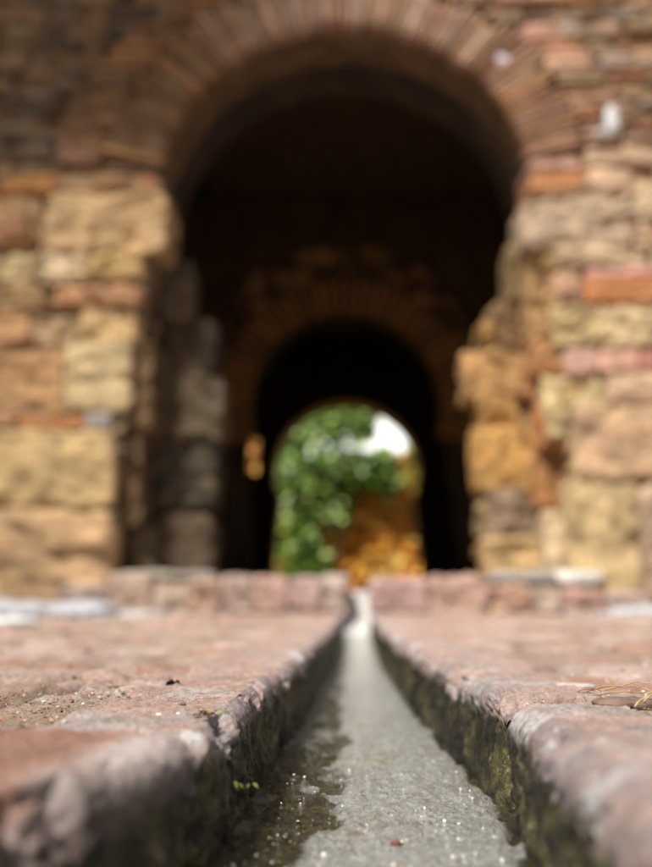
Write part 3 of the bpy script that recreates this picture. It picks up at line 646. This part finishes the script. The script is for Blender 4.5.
for i, (p0, p1, hh, c, lb) in enumerate(TW):
    t = np.linspace(0, 1, 16); A = np.array(p0); B = np.array(p1); q = np.random.RandomState(i+3)
    pts = A[None]*(1-t)[:, None]+B[None]*t[:, None]; pts[:, 2] += hh*np.sin(t*math.pi)
    pts += np.cumsum(q.normal(size=(16, 3))*np.array([.0006, .0009, .0004]), 0); twig(pts, .0006, c, lb)
# weeds / moss tufts
def tuft(x, y, z, n, s, cols, label, name='moss_tuft', cat='moss', group=None):
    m = MB()
    for i in range(n):
        a = random.random()*6.28; r = abs(random.gauss(0, 1))*s*.6; px, py = x+r*math.cos(a), y+r*math.sin(a)*.8; l = s*random.uniform(.3, .8); b = random.random()*6.28
        tip = np.array([px+l*.6*math.cos(b), py+l*.6*math.sin(b), z+l*random.uniform(.2, .7)]); w = l*.22
        B0 = np.array([px, py, z]); u = np.array([-math.sin(b), math.cos(b), 0])*w; mid = (B0+tip)/2+np.array([0, 0, l*.15])
        m.add([B0-u*.4, mid-u, tip, mid+u], [[0, 1, 2, 3]], vc(random.choice(cols), .3))
    return tag(m.build(name, M_small, None, (x, y, z), False), label, cat, group)
MG = [(.10, .13, .03), (.16, .16, .04), (.20, .13, .05), (.06, .07, .02)]
tuft(-.098, .585, .0, 90, .008, [(.30, .16, .09), (.2, .12, .07), (.16, .18, .05), (.34, .2, .12)], 'brown crumbs of moss on the rim of the sharp left kerb stone')
tuft(-.083, .575, .002, 12, .006, [(.22, .32, .04), (.3, .34, .06)], 'tiny bright green sprout at the left channel rim', 'sprout', 'sprout')
tuft(-.16, .655, -.004, 26, .008, MG, 'dark green moss tuft on the left paving before the pale cobble')
tuft(-.215, .80, -.006, 22, .010, [(.28, .26, .06), (.14, .14, .04)], 'yellowish moss tuft farther back on the left paving')
tuft(-.28, .68, -.004, 18, .008, MG, 'small moss tuft near the left edge of the paving')
tuft(-.066, .56, -.040, 8, .010, [(.25, .26, .05), (.34, .33, .10)], 'single yellow-green leaf on the mossy left wall of the channel', 'weed', 'weed')
# grit
def grit(n, f, c, label, nm):
    V = []; Q = []; C = []; k = 0; T, TQ = TPL[2]; T = T/np.linalg.norm(T, axis=1)[:, None]
    for i in range(n):
        x, y, z, s = f(); R = T*np.array([s*random.uniform(.6, 1.6), s*random.uniform(.6, 1.4), s*random.uniform(.4, .9)])*(1+.3*rs.randn(len(T), 1)*.6)
        a = random.random()*6.28; ca, sa = math.cos(a), math.sin(a)
        R = np.stack([R[:, 0]*ca-R[:, 1]*sa, R[:, 0]*sa+R[:, 1]*ca, R[:, 2]], 1)
        V.append(R+np.array([x, y, z])); Q.append(TQ+k); k += len(T); C.append(np.tile(vc(random.choice(c), .3), (len(T), 1)))
    o = mk(nm, np.vstack(V), np.vstack(Q), M_small, None, np.vstack(C), False); return tag(o, label, 'grit', None, 'stuff')
def fp():
    side = -1 if random.random() < .65 else 1; y = .3+abs(random.gauss(0, .45)); x = float(lip(side, y))+side*(.02+random.random()**1.2*(.25+.5*y)); return x, y, -.001+random.uniform(-.003, .002), .0004+.0014*random.random()**3*(1 if y < 1.2 else 1.6)
grit(5200, fp, [(.30, .22, .15), (.5, .42, .34), (.16, .11, .07), (.62, .56, .5), (.34, .15, .09)], 'brown and pale grit scattered over the paving', 'grit')

def fg():
    if random.random() < .6: return random.uniform(-2.6, -.95), random.uniform(3.5, 4.42), -.004, random.uniform(.008, .03)
    return random.uniform(1.05, 2.6), random.uniform(3.7, 4.42), -.004, random.uniform(.008, .022)
grit(900, fg, [(.34, .36, .40), (.26, .27, .30), (.44, .45, .48), (.2, .2, .21), (.36, .30, .26)], 'blue-grey gravel at the foot of both piers', 'gravel')
def ff():
    y = .42+abs(random.gauss(0, .42)); x = float(lip(-1, y))+.006+random.random()**1.1*.07; return x, y, float(bedz(y))+random.uniform(-.002, .001), .0003+.0011*random.random()**4
grit(380, ff, [(.55, .55, .5), (.3, .28, .2), (.3, .26, .10), (.12, .1, .05), (.7, .7, .68)], 'small flecks standing in for glints on the dark algae of the channel', 'glint_flecks')  # pale flecks added as painted water glints over the algae
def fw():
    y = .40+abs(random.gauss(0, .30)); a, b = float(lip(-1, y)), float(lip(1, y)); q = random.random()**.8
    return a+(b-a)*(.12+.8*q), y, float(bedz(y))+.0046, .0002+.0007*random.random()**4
grit(420, fw, [(.9, .9, .9), (.8, .8, .8), (.85, .85, .82)], 'tiny white flecks standing in for glints on the shallow water of the channel', 'water_glints')  # glints on the water painted as tiny white flecks
def fs():
    y = random.uniform(.45, .95); return float(lip(-1, y))-.105-random.random()*.22, y, -.004, random.uniform(.0003, .0010)
grit(1500, fs, [(.14, .09, .05), (.24, .17, .10), (.09, .06, .04), (.34, .26, .16)], 'dark crumbs of soil on the left paving', 'soil')
for px, py, w, h, c in ((502, 62, 6, 6, (.75, .74, .85)), (612, 122, 7, 18, (.62, .64, .66)), (602, 134, 7, 6, (.5, .5, .5))):
    mb = MB(); x, z = atY(px, py, YF); q = .00534; stone(mb, x-w*q, x+w*q, YF-.035, YF+.04, z-h*q, z+h*q, c, 8, 3, .012, 12)
    build(mb, 'lime_patch', M_brick)
# ------------------------------------------------------------------ light
W = bpy.data.worlds.new('World'); S.world = W; W.use_nodes = True; nt = W.node_tree; nt.nodes.clear()
sk = nt.nodes.new('ShaderNodeTexSky'); sk.sky_type = 'NISHITA'; sk.sun_disc = False; EL = math.radians(56); AZ = math.radians(215)
sk.sun_elevation = EL; sk.sun_rotation = AZ; sk.dust_density = 4; sk.air_density = 1.; sk.ozone_density = .6
bg = nt.nodes.new('ShaderNodeBackground'); bg.inputs[1].default_value = .10; ou = nt.nodes.new('ShaderNodeOutputWorld')
tc = nd(nt, 'ShaderNodeTexCoord'); cn = tnoise(nt, tc.outputs['Generated'], 2.2, 5); cl = ramp(nt, cn, [(.30, .55), (.62, 1.)])
c1 = mix(nt, cl, sk.outputs[0], (2.5, 2.4, 2.25))
sx = nd(nt, 'ShaderNodeSeparateXYZ'); nt.links.new(tc.outputs['Generated'], sx.inputs[0])
bank = ramp(nt, sx.outputs['Y'], [(.80, 0.), (.95, 1.)])   # bright cloud bank added in the north to whiten the far sky gap
nt.links.new(mix(nt, bank, c1, (11., 10.8, 10.4)), bg.inputs[0]); nt.links.new(bg.outputs[0], ou.inputs[0])
L = bpy.data.lights.new('sun', 'SUN'); L.energy = 3.9; L.angle = math.radians(9); L.color = (1, .95, .87)
so = bpy.data.objects.new('sun', L); COL.objects.link(so)
from mathutils import Vector
d = Vector((math.sin(AZ)*math.cos(EL), math.cos(AZ)*math.cos(EL), math.sin(EL))); so.rotation_euler = d.to_track_quat('Z', 'Y').to_euler(); so.location = (0, -3, 6)

cd = bpy.data.cameras.new('camera'); cam = bpy.data.objects.new('camera', cd); COL.objects.link(cam); S.camera = cam
cd.sensor_fit = 'VERTICAL'; cd.sensor_height = 36; cd.lens = 36*FPX/867; cd.clip_start = .01; cd.clip_end = 2000
cam.location = (0, 0, H); cam.rotation_euler = (math.pi/2+TH, 0, PS)
cd.dof.use_dof = True; cd.dof.focus_distance = .64; cd.dof.aperture_fstop = 2.6; cd.dof.aperture_blades = 0
S.view_settings.view_transform = 'Standard'; S.view_settings.look = 'None'; S.view_settings.exposure = .92; S.view_settings.gamma = 1; S.view_settings.use_curve_mapping = False
S.render.engine = 'CYCLES'
